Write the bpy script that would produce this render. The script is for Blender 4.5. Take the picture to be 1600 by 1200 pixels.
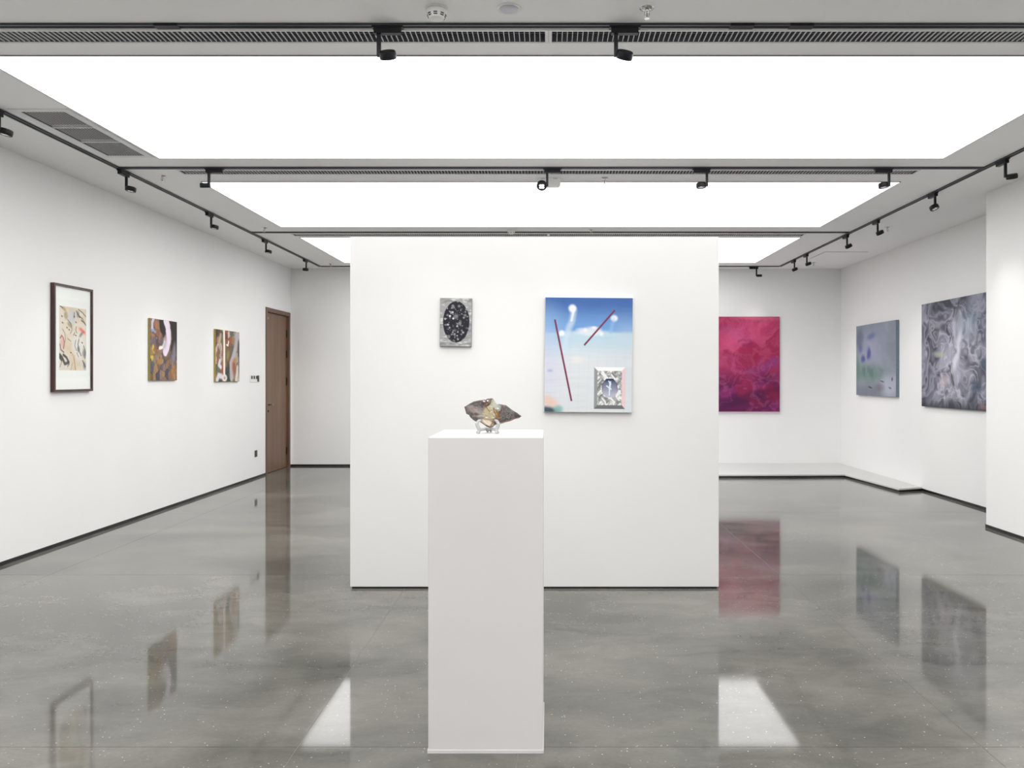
import bpy, bmesh, math, random
import numpy as np
from mathutils import Vector, Matrix

for o in list(bpy.data.objects):
    bpy.data.objects.remove(o, do_unlink=True)
scene = bpy.context.scene
C = scene.collection

# ------------------------------------------------------------------ camera
EYE = 1.45            # camera height
F = 1226.0            # focal length in pixels of the 1600 px wide frame
cam_data = bpy.data.cameras.new('camera')
cam = bpy.data.objects.new('camera', cam_data)
C.objects.link(cam)
cam.location = (0, 0, EYE)
cam.rotation_euler = (math.radians(90), 0, 0)
cam_data.sensor_fit = 'HORIZONTAL'
cam_data.sensor_width = 36.0
cam_data.lens = F / 1600 * 36.0
cam_data.shift_x = -57 / 1600
cam_data.shift_y = -10 / 1600
cam_data.clip_end = 60
scene.camera = cam

# ------------------------------------------------------------------ world, light levels
PANEL = 3.15          # radiance of the luminous ceiling panels
SPOT = 30.0            # watts of each track spotlight
w = bpy.data.worlds.new('world')
scene.world = w
w.use_nodes = True
w.node_tree.nodes['Background'].inputs[0].default_value = (0, 0, 0, 1)
w.node_tree.nodes['Background'].inputs[1].default_value = 0.0
vs = scene.view_settings
vs.view_transform = 'Standard'
vs.look = 'None'
vs.gamma = 1.0
vs.use_curve_mapping = False
vs.exposure = 0.0

# ------------------------------------------------------------------ helpers
def lin(c):
    c = c / 255.0
    return c / 12.92 if c <= 0.04045 else ((c + 0.055) / 1.055) ** 2.4
def rgb(r, g, b):
    return (lin(r), lin(g), lin(b), 1.0)

def new_mat(name):
    m = bpy.data.materials.new(name)
    m.use_nodes = True
    nt = m.node_tree
    return m, nt, nt.nodes['Principled BSDF']

def simple(name, col, rough=0.5, metal=0.0, noise=0.0, scale=40.0, bump=0.0, spec=0.5):
    m, nt, p = new_mat(name)
    p.inputs['Roughness'].default_value = rough
    p.inputs['Metallic'].default_value = metal
    p.inputs['Specular IOR Level'].default_value = spec
    tc = nt.nodes.new('ShaderNodeTexCoord')
    n = nt.nodes.new('ShaderNodeTexNoise')
    n.inputs['Scale'].default_value = scale
    n.inputs['Detail'].default_value = 4
    nt.links.new(tc.outputs['Object'], n.inputs['Vector'])
    ramp = nt.nodes.new('ShaderNodeValToRGB')
    a = [c * (1 - noise) for c in col[:3]] + [1]
    b = [min(1, c * (1 + noise)) for c in col[:3]] + [1]
    ramp.color_ramp.elements[0].position = 0.3
    ramp.color_ramp.elements[1].position = 0.7
    ramp.color_ramp.elements[0].color = a
    ramp.color_ramp.elements[1].color = b
    nt.links.new(n.outputs['Fac'], ramp.inputs['Fac'])
    nt.links.new(ramp.outputs['Color'], p.inputs['Base Color'])
    if bump:
        bp = nt.nodes.new('ShaderNodeBump')
        bp.inputs['Strength'].default_value = bump
        bp.inputs['Distance'].default_value = 0.002
        nt.links.new(n.outputs['Fac'], bp.inputs['Height'])
        nt.links.new(bp.outputs['Normal'], p.inputs['Normal'])
    return m

def emitter(name, col, strength):
    m, nt, p = new_mat(name)
    p.inputs['Base Color'].default_value = (0.8, 0.8, 0.8, 1)
    p.inputs['Emission Color'].default_value = col
    p.inputs['Emission Strength'].default_value = strength
    return m

def paint_mat(name, rough=0.5, grain=0.06, scale=350.0, bump=0.15):
    """paint whose colours are stored per point, plus procedural brush grain"""
    m, nt, p = new_mat(name)
    at = nt.nodes.new('ShaderNodeAttribute')
    at.attribute_name = 'paint'
    tc = nt.nodes.new('ShaderNodeTexCoord')
    n = nt.nodes.new('ShaderNodeTexNoise')
    n.inputs['Scale'].default_value = scale
    n.inputs['Detail'].default_value = 3
    nt.links.new(tc.outputs['Object'], n.inputs['Vector'])
    mr = nt.nodes.new('ShaderNodeMapRange')
    mr.inputs['To Min'].default_value = 1 - grain
    mr.inputs['To Max'].default_value = 1 + grain
    nt.links.new(n.outputs['Fac'], mr.inputs['Value'])
    mx = nt.nodes.new('ShaderNodeVectorMath')
    mx.operation = 'SCALE'
    nt.links.new(at.outputs['Color'], mx.inputs[0])
    nt.links.new(mr.outputs['Result'], mx.inputs['Scale'])
    nt.links.new(mx.outputs['Vector'], p.inputs['Base Color'])
    p.inputs['Roughness'].default_value = rough
    p.inputs['Specular IOR Level'].default_value = 0.25
    bp = nt.nodes.new('ShaderNodeBump')
    bp.inputs['Strength'].default_value = bump
    bp.inputs['Distance'].default_value = 0.001
    nt.links.new(n.outputs['Fac'], bp.inputs['Height'])
    nt.links.new(bp.outputs['Normal'], p.inputs['Normal'])
    return m

class MB:
    """collects shapes for ONE mesh object"""
    def __init__(self):
        self.v = []; self.f = []
    def box(self, x0, x1, y0, y1, z0, z1):
        b = len(self.v)
        self.v += [(x0,y0,z0),(x1,y0,z0),(x1,y1,z0),(x0,y1,z0),(x0,y0,z1),(x1,y0,z1),(x1,y1,z1),(x0,y1,z1)]
        self.f += [tuple(b+i for i in q) for q in ((3,2,1,0),(4,5,6,7),(0,1,5,4),(1,2,6,5),(2,3,7,6),(3,0,4,7))]
        return self
    def prism(self, pts, z0, z1):
        b = len(self.v); n = len(pts)
        self.v += [(x,y,z0) for x,y in pts] + [(x,y,z1) for x,y in pts]
        self.f.append(tuple(b+i for i in reversed(range(n))))
        self.f.append(tuple(b+n+i for i in range(n)))
        for i in range(n):
            j = (i+1) % n
            self.f.append((b+i, b+j, b+n+j, b+n+i))
        return self
    def lathe(self, prof, n=32, mtx=None):
        """profile of (r, z), revolved about z; closed at both ends"""
        mtx = mtx or Matrix()
        b = len(self.v)
        for r, z in prof:
            for k in range(n):
                a = 2*math.pi*k/n
                self.v.append(tuple(mtx @ Vector((r*math.cos(a), r*math.sin(a), z))))
        for i in range(len(prof)-1):
            for k in range(n):
                k2 = (k+1) % n
                self.f.append((b+i*n+k, b+i*n+k2, b+(i+1)*n+k2, b+(i+1)*n+k))
        self.f.append(tuple(b+k for k in reversed(range(n))))
        m = b+(len(prof)-1)*n
        self.f.append(tuple(m+k for k in range(n)))
        return self
    def tube(self, path, r, n=10, flat=None):
        """swept round bar; r a number or a list"""
        P = [Vector(p) for p in path]
        R = r if isinstance(r, (list, tuple)) else [r]*len(P)
        b = len(self.v)
        up = Vector((0, 1, 0))
        for i, p in enumerate(P):
            t = (P[min(i+1, len(P)-1)] - P[max(i-1, 0)]).normalized()
            s = t.cross(up)
            if s.length < 1e-4: s = t.cross(Vector((1,0,0)))
            s.normalize(); u = s.cross(t).normalized()
            for k in range(n):
                a = 2*math.pi*k/n
                self.v.append(tuple(p + s*math.cos(a)*R[i] + u*math.sin(a)*R[i]*(flat or 1)))
        for i in range(len(P)-1):
            for k in range(n):
                k2 = (k+1) % n
                self.f.append((b+i*n+k, b+i*n+k2, b+(i+1)*n+k2, b+(i+1)*n+k))
        self.f.append(tuple(b+k for k in reversed(range(n))))
        m = b+(len(P)-1)*n
        self.f.append(tuple(m+k for k in range(n)))
        return self
    def mesh(self, name, bevel=0.0, seg=2, smooth=False):
        me = bpy.data.meshes.new(name)
        me.from_pydata(self.v, [], self.f)
        bm = bmesh.new(); bm.from_mesh(me)
        bmesh.ops.recalc_face_normals(bm, faces=bm.faces)
        if bevel:
            es = [e for e in bm.edges if len(e.link_faces) == 2 and e.calc_face_angle(0) > 0.5]
            bmesh.ops.bevel(bm, geom=es, offset=bevel, segments=seg, affect='EDGES', profile=0.5)
        bm.to_mesh(me); bm.free()
        if smooth:
            for p in me.polygons: p.use_smooth = True
            me.set_sharp_from_angle(angle=math.radians(40))
        return me
    def build(self, name, mat, parent=None, bevel=0.0, seg=2, smooth=False, loc=None):
        me = self.mesh(name, bevel, seg, smooth)
        me.materials.append(mat)
        return link(name, me, parent, loc)

def link(name, me, parent=None, loc=None):
    o = bpy.data.objects.new(name, me)
    C.objects.link(o)
    if parent: o.parent = parent
    if loc: o.location = loc
    return o

def tag(o, label=None, cat=None, group=None, kind=None):
    if label: o['label'] = label
    if cat: o['category'] = cat
    if group: o['group'] = group
    if kind: o['kind'] = kind
    return o

def thing(name, label, cat, loc=(0,0,0), rotz=0.0, group=None):
    o = bpy.data.objects.new(name, None)
    o.empty_display_size = 0.1
    C.objects.link(o)
    o.location = loc
    o.rotation_euler = (0, 0, rotz)
    return tag(o, label, cat, group)

def struct(o, label=None):
    o['kind'] = 'structure'
    if label: o['label'] = label
    return o

# ------------------------------------------------------------------ numpy painting tools
def vnoise(x, y, seed):
    rs = np.random.RandomState(seed)
    T = rs.rand(64, 64)
    xi = np.floor(x).astype(int); yi = np.floor(y).astype(int)
    fx = x - xi; fy = y - yi
    fx = fx*fx*(3-2*fx); fy = fy*fy*(3-2*fy)
    a = T[xi % 64, yi % 64]; b = T[(xi+1) % 64, yi % 64]
    c = T[xi % 64, (yi+1) % 64]; d = T[(xi+1) % 64, (yi+1) % 64]
    return (a*(1-fx)+b*fx)*(1-fy) + (c*(1-fx)+d*fx)*fy
def fbm(x, y, seed, octv=4, gain=0.5):
    s = 0; a = 1; t = 0
    for i in range(octv):
        s = s + a*vnoise(x*2**i + 13.7*i, y*2**i + 7.1*i, seed+i); t += a; a *= gain
    return s/t
def sm(a, b, x):
    t = np.clip((x-a)/(b-a), 0, 1)
    return t*t*(3-2*t)
def colr(*c):
    return np.array([lin(q) for q in c])
def mixc(img, col, mask):
    return img*(1-mask[..., None]) + np.asarray(col)*mask[..., None]
def blob(U, V, cu, cv, ru, rv, rot=0.0, soft=0.3):
    c, s = math.cos(rot), math.sin(rot)
    du, dv = U-cu, V-cv
    x = (du*c+dv*s)/ru; y = (-du*s+dv*c)/rv
    return 1 - sm(1-soft, 1+soft, np.sqrt(x*x+y*y))
def stroke(U, V, pts, wd, asp=1.0, soft=0.5):
    """mask of a poly-line; V is scaled by asp so widths are even"""
    best = np.full(U.shape, 1e9)
    for (a, b), (c, d) in zip(pts[:-1], pts[1:]):
        b2, d2 = b*asp, d*asp
        vx, vy = c-a, d2-b2
        t = np.clip(((U-a)*vx+(V*asp-b2)*vy)/(vx*vx+vy*vy+1e-9), 0, 1)
        best = np.minimum(best, np.hypot(U-a-t*vx, V*asp-b2-t*vy))
    return 1 - sm(wd*(1-soft), wd*(1+soft), best)
def cells(U, V, nu, nv, seed):
    """voronoi: cell index and edge closeness"""
    rs = np.random.RandomState(seed)
    jx = rs.rand(nu+4, nv+4); jy = rs.rand(nu+4, nv+4); idx = rs.randint(0, 10**6, (nu+4, nv+4))
    X = U*nu; Y = V*nv
    xi = np.floor(X).astype(int); yi = np.floor(Y).astype(int)
    b1 = np.full(U.shape, 99.0); b2 = np.full(U.shape, 99.0); bi = np.zeros(U.shape, int)
    for dx in (-1, 0, 1):
        for dy in (-1, 0, 1):
            gx = np.clip(xi+dx+1, 0, nu+3); gy = np.clip(yi+dy+1, 0, nv+3)
            d = np.hypot(xi+dx+jx[gx, gy]-X, yi+dy+jy[gx, gy]-Y)
            near = d < b1
            b2 = np.where(near, b1, np.minimum(b2, d))
            bi = np.where(near, idx[gx, gy], bi)
            b1 = np.where(near, d, b1)
    return bi, b2-b1

def painted_grid(name, w_, h_, nu, nv, fn, mat, parent, loc=(0,0,0)):
    """flat painted surface in local XZ (facing -Y), origin bottom centre"""
    us = np.linspace(0, 1, nu+1); vsn = np.linspace(0, 1, nv+1)
    U, V = np.meshgrid(us, vsn)
    img = np.clip(fn(U, V), 0, 1)
    co = np.zeros(((nu+1)*(nv+1), 3), dtype=np.float32)
    co[:, 0] = ((U-0.5)*w_).ravel(); co[:, 2] = ((1-V)*h_).ravel()
    i = np.arange(nv)[:, None]*(nu+1) + np.arange(nu)[None, :]
    fc = np.stack([i, i+nu+1, i+nu+2, i+1], -1).reshape(-1, 4)
    me = bpy.data.meshes.new(name)
    me.from_pydata(co.tolist(), [], fc.tolist())
    a = me.color_attributes.new('paint', 'FLOAT_COLOR', 'POINT')
    rgba = np.ones(((nu+1)*(nv+1), 4), dtype=np.float32)
    rgba[:, :3] = img.reshape(-1, 3)
    a.data.foreach_set('color', rgba.ravel())
    me.materials.append(mat)
    return link(name, me, parent, loc)

# ------------------------------------------------------------------ materials
M = {}
M['wall'] = simple('wall paint', (0.81, 0.81, 0.805, 1), 0.65, noise=0.012, scale=1.2, spec=0.2)
M['partition'] = simple('partition paint', (0.725, 0.722, 0.712, 1), 0.6, noise=0.012, scale=2.0, spec=0.2)
M['ceiling'] = simple('ceiling paint', (0.86, 0.86, 0.855, 1), 0.7, noise=0.01, scale=2.0, spec=0.2)
M['base'] = simple('black baseboard', rgb(18, 18, 22), 0.3, noise=0.1)
M['black'] = simple('black powder coat', rgb(17, 18, 24), 0.4, noise=0.08, scale=200, spec=0.3)
M['track'] = simple('dark grey track', rgb(50, 52, 58), 0.4, noise=0.06, scale=80)
M['panel_frame'] = simple('grey panel edge', rgb(140, 140, 140), 0.5, noise=0.03)
M['vent_white'] = simple('vent white metal', (0.72, 0.72, 0.72, 1), 0.45, noise=0.02)
M['vent_dark'] = simple('vent interior', rgb(112, 115, 122), 0.7, noise=0.08)
M['pedestal'] = simple('pedestal paint', (0.645, 0.627, 0.625, 1), 0.6, noise=0.015, scale=3.0, spec=0.2)
M['ledge'] = simple('ledge paint', (0.62, 0.62, 0.61, 1), 0.7, noise=0.01, scale=3.0, spec=0.1)
M['plastic'] = simple('white plastic', (0.74, 0.74, 0.72, 1), 0.35, noise=0.01)
M['grey_lens'] = simple('grey diffuser', rgb(190, 190, 200), 0.3, noise=0.01)
M['dark_plastic'] = simple('dark plastic', rgb(34, 35, 40), 0.3, noise=0.05)
M['chrome'] = simple('brushed steel', (0.62, 0.6, 0.58, 1), 0.25, metal=1.0, noise=0.05, scale=200)
M['lever'] = simple('satin lever', rgb(120, 120, 124), 0.3, metal=0.8, noise=0.05)
M['mount'] = simple('mat board', (0.90, 0.90, 0.89, 1), 0.8, noise=0.01, scale=300)
M['paper'] = simple('print paper', (0.87, 0.87, 0.86, 1), 0.8, noise=0.01, scale=300)
M['mahogany'] = None
M['panel'] = emitter('luminous ceiling membrane', (1.0, 0.998, 0.994, 1), PANEL)
M['led'] = emitter('spot led', (1.0, 0.97, 0.92, 1), 3.0)
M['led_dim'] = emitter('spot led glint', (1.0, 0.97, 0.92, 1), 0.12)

def wood(name, c1, c2, scale, rough=0.45):
    m, nt, p = new_mat(name)
    tc = nt.nodes.new('ShaderNodeTexCoord')
    mp = nt.nodes.new('ShaderNodeMapping')
    mp.inputs['Scale'].default_value = scale
    nt.links.new(tc.outputs['Object'], mp.inputs['Vector'])
    n = nt.nodes.new('ShaderNodeTexNoise')
    n.inputs['Scale'].default_value = 3.0
    n.inputs['Detail'].default_value = 6
    n.inputs['Distortion'].default_value = 0.6
    nt.links.new(mp.outputs['Vector'], n.inputs['Vector'])
    r = nt.nodes.new('ShaderNodeValToRGB')
    r.color_ramp.elements[0].position = 0.35; r.color_ramp.elements[0].color = c1
    r.color_ramp.elements[1].position = 0.68; r.color_ramp.elements[1].color = c2
    nt.links.new(n.outputs['Fac'], r.inputs['Fac'])
    nt.links.new(r.outputs['Color'], p.inputs['Base Color'])
    p.inputs['Roughness'].default_value = rough
    bp = nt.nodes.new('ShaderNodeBump')
    bp.inputs['Strength'].default_value = 0.08
    bp.inputs['Distance'].default_value = 0.002
    nt.links.new(n.outputs['Fac'], bp.inputs['Height'])
    nt.links.new(bp.outputs['Normal'], p.inputs['Normal'])
    return m
M['door'] = wood('walnut veneer', rgb(104, 79, 62), rgb(124, 96, 76), (3.5, 3.5, 0.22))
M['door_frame'] = wood('walnut frame', rgb(92, 68, 54), rgb(116, 90, 72), (6, 6, 0.35))
M['mahogany'] = wood('mahogany frame', rgb(52, 28, 26), rgb(74, 42, 36), (5, 5, 0.6), 0.35)

def floor_material():
    m, nt, p = new_mat('polished concrete')
    L = nt.links
    g = nt.nodes.new('ShaderNodeNewGeometry')
    def noise(scale, detail, dist=0.0, stretch=None):
        n = nt.nodes.new('ShaderNodeTexNoise')
        n.inputs['Scale'].default_value = scale
        n.inputs['Detail'].default_value = detail
        n.inputs['Distortion'].default_value = dist
        if stretch:
            mp = nt.nodes.new('ShaderNodeMapping')
            mp.inputs['Scale'].default_value = stretch
            L.new(g.outputs['Position'], mp.inputs['Vector'])
            L.new(mp.outputs['Vector'], n.inputs['Vector'])
        else:
            L.new(g.outputs['Position'], n.inputs['Vector'])
        return n
    n1 = noise(0.9, 6, 0.4, (0.8, 1.3, 1))
    n2 = noise(4.0, 9, 0.6, (0.7, 1.3, 1))
    n2.inputs['Roughness'].default_value = 0.66
    n3 = noise(60.0, 3)
    r = nt.nodes.new('ShaderNodeValToRGB')
    r.color_ramp.elements[0].position = 0.38; r.color_ramp.elements[0].color = (0.074, 0.0735, 0.065, 1)
    r.color_ramp.elements[1].position = 0.62; r.color_ramp.elements[1].color = (0.168, 0.162, 0.142, 1)
    add = nt.nodes.new('ShaderNodeMath'); add.operation = 'MULTIPLY_ADD'
    add.inputs[1].default_value = 0.35
    L.new(n2.outputs['Fac'], add.inputs[0])
    mul = nt.nodes.new('ShaderNodeMath'); mul.operation = 'MULTIPLY'; mul.inputs[1].default_value = 0.65
    L.new(n1.outputs['Fac'], mul.inputs[0])
    L.new(mul.outputs[0], add.inputs[2])
    L.new(add.outputs[0], r.inputs['Fac'])
    # pale aggregate specks
    v = nt.nodes.new('ShaderNodeTexVoronoi')
    v.inputs['Scale'].default_value = 42.0
    L.new(g.outputs['Position'], v.inputs['Vector'])
    lt = nt.nodes.new('ShaderNodeMapRange')
    lt.inputs['From Min'].default_value = 0.07; lt.inputs['From Max'].default_value = 0.15
    lt.inputs['To Min'].default_value = 1.0; lt.inputs['To Max'].default_value = 0.0
    L.new(v.outputs['Distance'], lt.inputs['Value'])
    sep = nt.nodes.new('ShaderNodeSeparateColor')
    L.new(v.outputs['Color'], sep.inputs['Color'])
    gt = nt.nodes.new('ShaderNodeMath'); gt.operation = 'GREATER_THAN'; gt.inputs[1].default_value = 0.45
    L.new(sep.outputs['Red'], gt.inputs[0])
    mm = nt.nodes.new('ShaderNodeMath'); mm.operation = 'MULTIPLY'
    L.new(lt.outputs['Result'], mm.inputs[0]); L.new(gt.outputs[0], mm.inputs[1])
    m2 = nt.nodes.new('ShaderNodeMath'); m2.operation = 'MULTIPLY'
    L.new(mm.outputs[0], m2.inputs[0])
    L.new(sep.outputs['Green'], m2.inputs[1])
    grain = nt.nodes.new('ShaderNodeMapRange')
    grain.inputs['To Min'].default_value = 0.86; grain.inputs['To Max'].default_value = 1.14
    L.new(n3.outputs['Fac'], grain.inputs['Value'])
    sc = nt.nodes.new('ShaderNodeVectorMath'); sc.operation = 'SCALE'
    L.new(r.outputs['Color'], sc.inputs[0]); L.new(grain.outputs['Result'], sc.inputs['Scale'])
    mix = nt.nodes.new('ShaderNodeMix'); mix.data_type = 'RGBA'
    L.new(m2.outputs[0], mix.inputs['Factor'])
    L.new(sc.outputs['Vector'], mix.inputs['A'])
    mix.inputs['B'].default_value = (0.55, 0.55, 0.51, 1)
    L.new(mix.outputs['Result'], p.inputs['Base Color'])
    rr = nt.nodes.new('ShaderNodeMapRange')
    rr.inputs['To Min'].default_value = 0.03; rr.inputs['To Max'].default_value = 0.085
    L.new(n2.outputs['Fac'], rr.inputs['Value'])
    L.new(rr.outputs['Result'], p.inputs['Roughness'])
    p.inputs['IOR'].default_value = 1.52
    return m
M['floor'] = floor_material()
M['grout'] = simple('joint filler', (0.22, 0.22, 0.20, 1), 0.5, noise=0.1, scale=20)

def glass_mat(name, tint=(1, 1, 1, 1), rough=0.0):
    m, nt, p = new_mat(name)
    nt.nodes.remove(p)
    out = nt.nodes['Material Output']
    tr = nt.nodes.new('ShaderNodeBsdfTransparent'); tr.inputs[0].default_value = tint
    gl = nt.nodes.new('ShaderNodeBsdfGlossy'); gl.inputs['Roughness'].default_value = rough
    lw = nt.nodes.new('ShaderNodeLayerWeight'); lw.inputs[0].default_value = 0.5
    pw = nt.nodes.new('ShaderNodeMath'); pw.operation = 'POWER'; pw.inputs[1].default_value = 5.0
    nt.links.new(lw.outputs['Facing'], pw.inputs[0])
    fr = nt.nodes.new('ShaderNodeMath'); fr.operation = 'MULTIPLY_ADD'; fr.inputs[1].default_value = 0.9; fr.inputs[2].default_value = 0.02
    nt.links.new(pw.outputs[0], fr.inputs[0])
    mx = nt.nodes.new('ShaderNodeMixShader')
    nt.links.new(fr.outputs[0], mx.inputs[0]); nt.links.new(tr.outputs[0], mx.inputs[1]); nt.links.new(gl.outputs[0], mx.inputs[2])
    nt.links.new(mx.outputs[0], out.inputs['Surface'])
    return m
M['pane'] = glass_mat('picture glass', (0.985, 0.99, 0.985, 1))
M['acrylic'], _nt, _p = new_mat('clear acrylic')
_p.inputs['Base Color'].default_value = (0.60, 0.61, 0.62, 1)
_p.inputs['Transmission Weight'].default_value = 0.45
_p.inputs['Roughness'].default_value = 0.08
_p.inputs['IOR'].default_value = 1.49

# ------------------------------------------------------------------ room dimensions
CZ = 3.232                      # ceiling height
XL, XR, XRR = -4.22, 4.24, 4.79 # left wall, near right wall, recessed right wall
YB, YF = 12.85, -8.0            # back wall, wall behind the camera
YN = 7.60                       # end of the near right wall
TK = 0.15

# floor: base plus the sawn slabs
floor = MB().box(XL-TK, XRR+TK, YF-TK, YB+TK, -0.12, -0.0015).build('floor', M['grout'])
struct(floor, 'polished grey concrete floor with thin sawn joints')
gx = [XL-0.05, -3.67, -0.985, 1.70, XRR+0.05]
gy = [YF-0.05, -4.99, -2.30, 0.39, 3.08, 5.77, 8.46, 11.15, YB+0.05]
G = 0.0014
for j in range(len(gy)-1):
    xs = list(gx)
    if gy[j] == 0.39:
        xs = [XL-0.05, -3.67, -0.985, -0.12, 1.70, XRR+0.05]
    for i in range(len(xs)-1):
        MB().box(xs[i]+G, xs[i+1]-G, gy[j]+G, gy[j+1]-G, -0.02, 0.0).build('slab', M['floor'], floor)

# walls
DY0, DY1, DZ = 11.70, 12.80, 2.505     # door frame extent on the left wall
o = MB().box(XL-TK, XL, YF-TK, DY0, 0, CZ+0.3).box(XL-TK, XL, DY1, YB+TK, 0, CZ+0.3).box(XL-TK, XL, DY0, DY1, DZ, CZ+0.3).build('wall_left', M['wall'])
struct(o, 'plain white painted wall on the left')
struct(MB().box(XL-TK, XRR+TK, YB, YB+TK, 0, CZ+0.3).build('wall_back', M['wall']), 'plain white painted wall at the far end')
struct(MB().box(XR, XRR+TK, YF-TK, YN, 0, CZ+0.3).build('wall_right', M['wall']), 'near white wall standing forward at the right edge')
struct(MB().box(XRR, XRR+TK, YN, YB, 0, CZ+0.3).build('wall_right_recess', M['wall']), 'recessed white wall on the right')
struct(MB().box(XL-TK, XRR+TK, YF-TK, YF, 0, CZ+0.3).build('wall_front', M['wall']), 'white wall behind the viewer')

# baseboards
BH = 0.030; BT = 0.006
struct(MB().box(XL, XL+BT, YF, DY0, 0, BH).build('baseboard_left', M['base']), 'thin black baseboard along the left wall')
struct(MB().box(XL, XL+BT, DY1, YB, 0, BH).build('baseboard_left', M['base']), 'short black baseboard piece beyond the door')
struct(MB().box(XL, XRR, YB-BT, YB, 0, BH).build('baseboard_back', M['base']), 'thin black baseboard along the back wall')
struct(MB().box(XR-BT, XR, YF, YN+BT, 0, BH).box(XR-BT, XRR, YN, YN+BT, 0, BH).build('baseboard_right', M['base']), 'thin black baseboard on the near right wall')
struct(MB().box(XRR-BT, XRR, YN, YB, 0, BH).build('baseboard_right_recess', M['base']), 'thin black baseboard on the recessed right wall')

# low ledge invented to carry the floor line round the far right corner
LP = [(0.2, 11.27), (4.30, 11.40), (4.43, 9.92), (XRR-BT, 10.06), (XRR-BT, YB-BT), (0.2, YB-BT)]
lr = thing('added_ledge', 'added low pale ledge with black base round the far right corner', 'ledge', (0, 0, 0))
lr['kind'] = 'structure'
del lr['category']
MB().prism([(x+(0.004 if 0 < k < 3 else 0), y+0.004) for k, (x, y) in enumerate(LP)], 0.0, 0.026).build('ledge_base', M['base'], lr)
MB().prism(LP, 0.026, 0.045).build('ledge_top', M['ledge'], lr)

# ceiling with real openings for the grilles
GX = 3.18
grille_rows = [(4.033, 4.163), (6.745, 6.862), (9.735, 9.855)]
RET = (-3.535, -3.235, 5.25, 6.29)
holes = []
for a, b in grille_rows:
    holes += [(-GX, -0.018, a, b), (0.018, GX, a, b)]
holes.append(RET)
hx = sorted({XL-TK, XRR+TK} | {h[0] for h in holes} | {h[1] for h in holes})
hy = sorted({YF-TK, YB+TK} | {h[2] for h in holes} | {h[3] for h in holes})
cm = MB()
for i in range(len(hx)-1):
    for j in range(len(hy)-1):
        cxm, cym = (hx[i]+hx[i+1])/2, (hy[j]+hy[j+1])/2
        if any(h[0] < cxm < h[1] and h[2] < cym < h[3] for h in holes): continue
        b = len(cm.v)
        cm.v += [(hx[i], hy[j], CZ), (hx[i], hy[j+1], CZ), (hx[i+1], hy[j+1], CZ), (hx[i+1], hy[j], CZ)]
        cm.f.append((b, b+1, b+2, b+3))
me = bpy.data.meshes.new('ceiling'); me.from_pydata(cm.v, [], cm.f)
bm = bmesh.new(); bm.from_mesh(me); bmesh.ops.remove_doubles(bm, verts=bm.verts, dist=1e-5)
bmesh.ops.recalc_face_normals(bm, faces=bm.faces); bm.to_mesh(me); bm.free()
me.materials.append(M['ceiling'])
struct(link('ceiling', me), 'flat pale grey painted ceiling')

# ------------------------------------------------------------------ luminous ceiling panels
def light_panel(y0, y1, label, x0=-3.16, x1=3.205):
    t = thing('ceiling_light', label, 'ceiling light', ((x0+x1)/2, (y0+y1)/2, CZ), group='luminous ceiling panels')
    hw, hd = (x1-x0)/2, (y1-y0)/2
    MB().box(-hw+.006, hw-.006, -hd+.006, hd-.006, -0.004, -0.0008).build('diffuser', M['panel'], t)
    for a in ((-hw, hw, -hd, -hd+.006), (-hw, hw, hd-.006, hd), (-hw, -hw+.006, -hd+.006, hd-.006), (hw-.006, hw, -hd+.006, hd-.006)):
        MB().box(*a, -0.007, 0.0).build('edge_trim', M['panel_frame'], t)
    return t
light_panel(4.335, 6.369, 'largest glowing white ceiling panel, nearest the viewer')
light_panel(7.13, 9.25, 'glowing white ceiling panel in the middle of the three')
light_panel(9.955, 12.14, 'farthest glowing ceiling panel, partly hidden by the partition')
light_panel(1.55, 3.62, 'added glowing white ceiling panel above the viewer, out of the frame')  # unseen panels from here on are added to light pedestal and partition
light_panel(-1.25, 0.8, 'added glowing white ceiling panel behind the viewer, out of the frame')
light_panel(-4.1, -2.0, 'second added glowing ceiling panel behind the viewer, out of the frame')
light_panel(-7.0, -4.85, 'rearmost added glowing ceiling panel behind the viewer, out of the frame')

# ------------------------------------------------------------------ grilles
def grille(x0, x1, y0, y1, label, single):
    cx, cy = (x0+x1)/2, (y0+y1)/2
    t = thing('ventilation_grille', label, 'air vent', (cx, cy, CZ), group='long slatted ceiling grilles')
    hw, hd = (x1-x0)/2, (y1-y0)/2
    fl = 0.015
    f = MB()
    f.box(-hw-fl, hw+fl, -hd-fl, -hd, -0.004, 0).box(-hw-fl, hw+fl, hd, hd+fl, -0.004, 0)
    f.box(-hw-fl, -hw, -hd, hd, -0.004, 0).box(hw, hw+fl, -hd, hd, -0.004, 0)
    f.build('grille_frame', M['vent_white'], t)
    h = MB()
    h.box(-hw, hw, -hd-.004, -hd, 0.0005, 0.12).box(-hw, hw, hd, hd+.004, 0.0005, 0.12)
    h.box(-hw-.004, -hw, -hd, hd, 0.0005, 0.12).box(hw, hw+.004, -hd, hd, 0.0005, 0.12).box(-hw, hw, -hd, hd, 0.12, 0.125)
    h.build('duct_box', M['vent_dark'], t)
    for q in (0.38, 0.62):
        yy = -hd + 2*hd*q
        MB().box(-hw, hw, yy-.003, yy+.003, 0.022, 0.034).build('cross_rod', M['vent_dark'], t)
    n = int(round(2*hw/0.0268))
    sl = MB().box(-.0016, .0016, -hd, hd, 0.0, 0.0075)
    if single:
        sm_ = sl.mesh('slat'); sm_.materials.append(M['vent_white'])
        for k in range(1, n):
            link('slat', sm_, t, (-hw+2*hw*k/n, 0, 0))
    else:
        a = MB()
        for k in range(1, n):
            x = -hw+2*hw*k/n
            a.box(x-.0016, x+.0016, -hd, hd, 0.0, 0.0075)
        a.build('slats', M['vent_white'], t)['kind'] = 'stuff'
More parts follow.
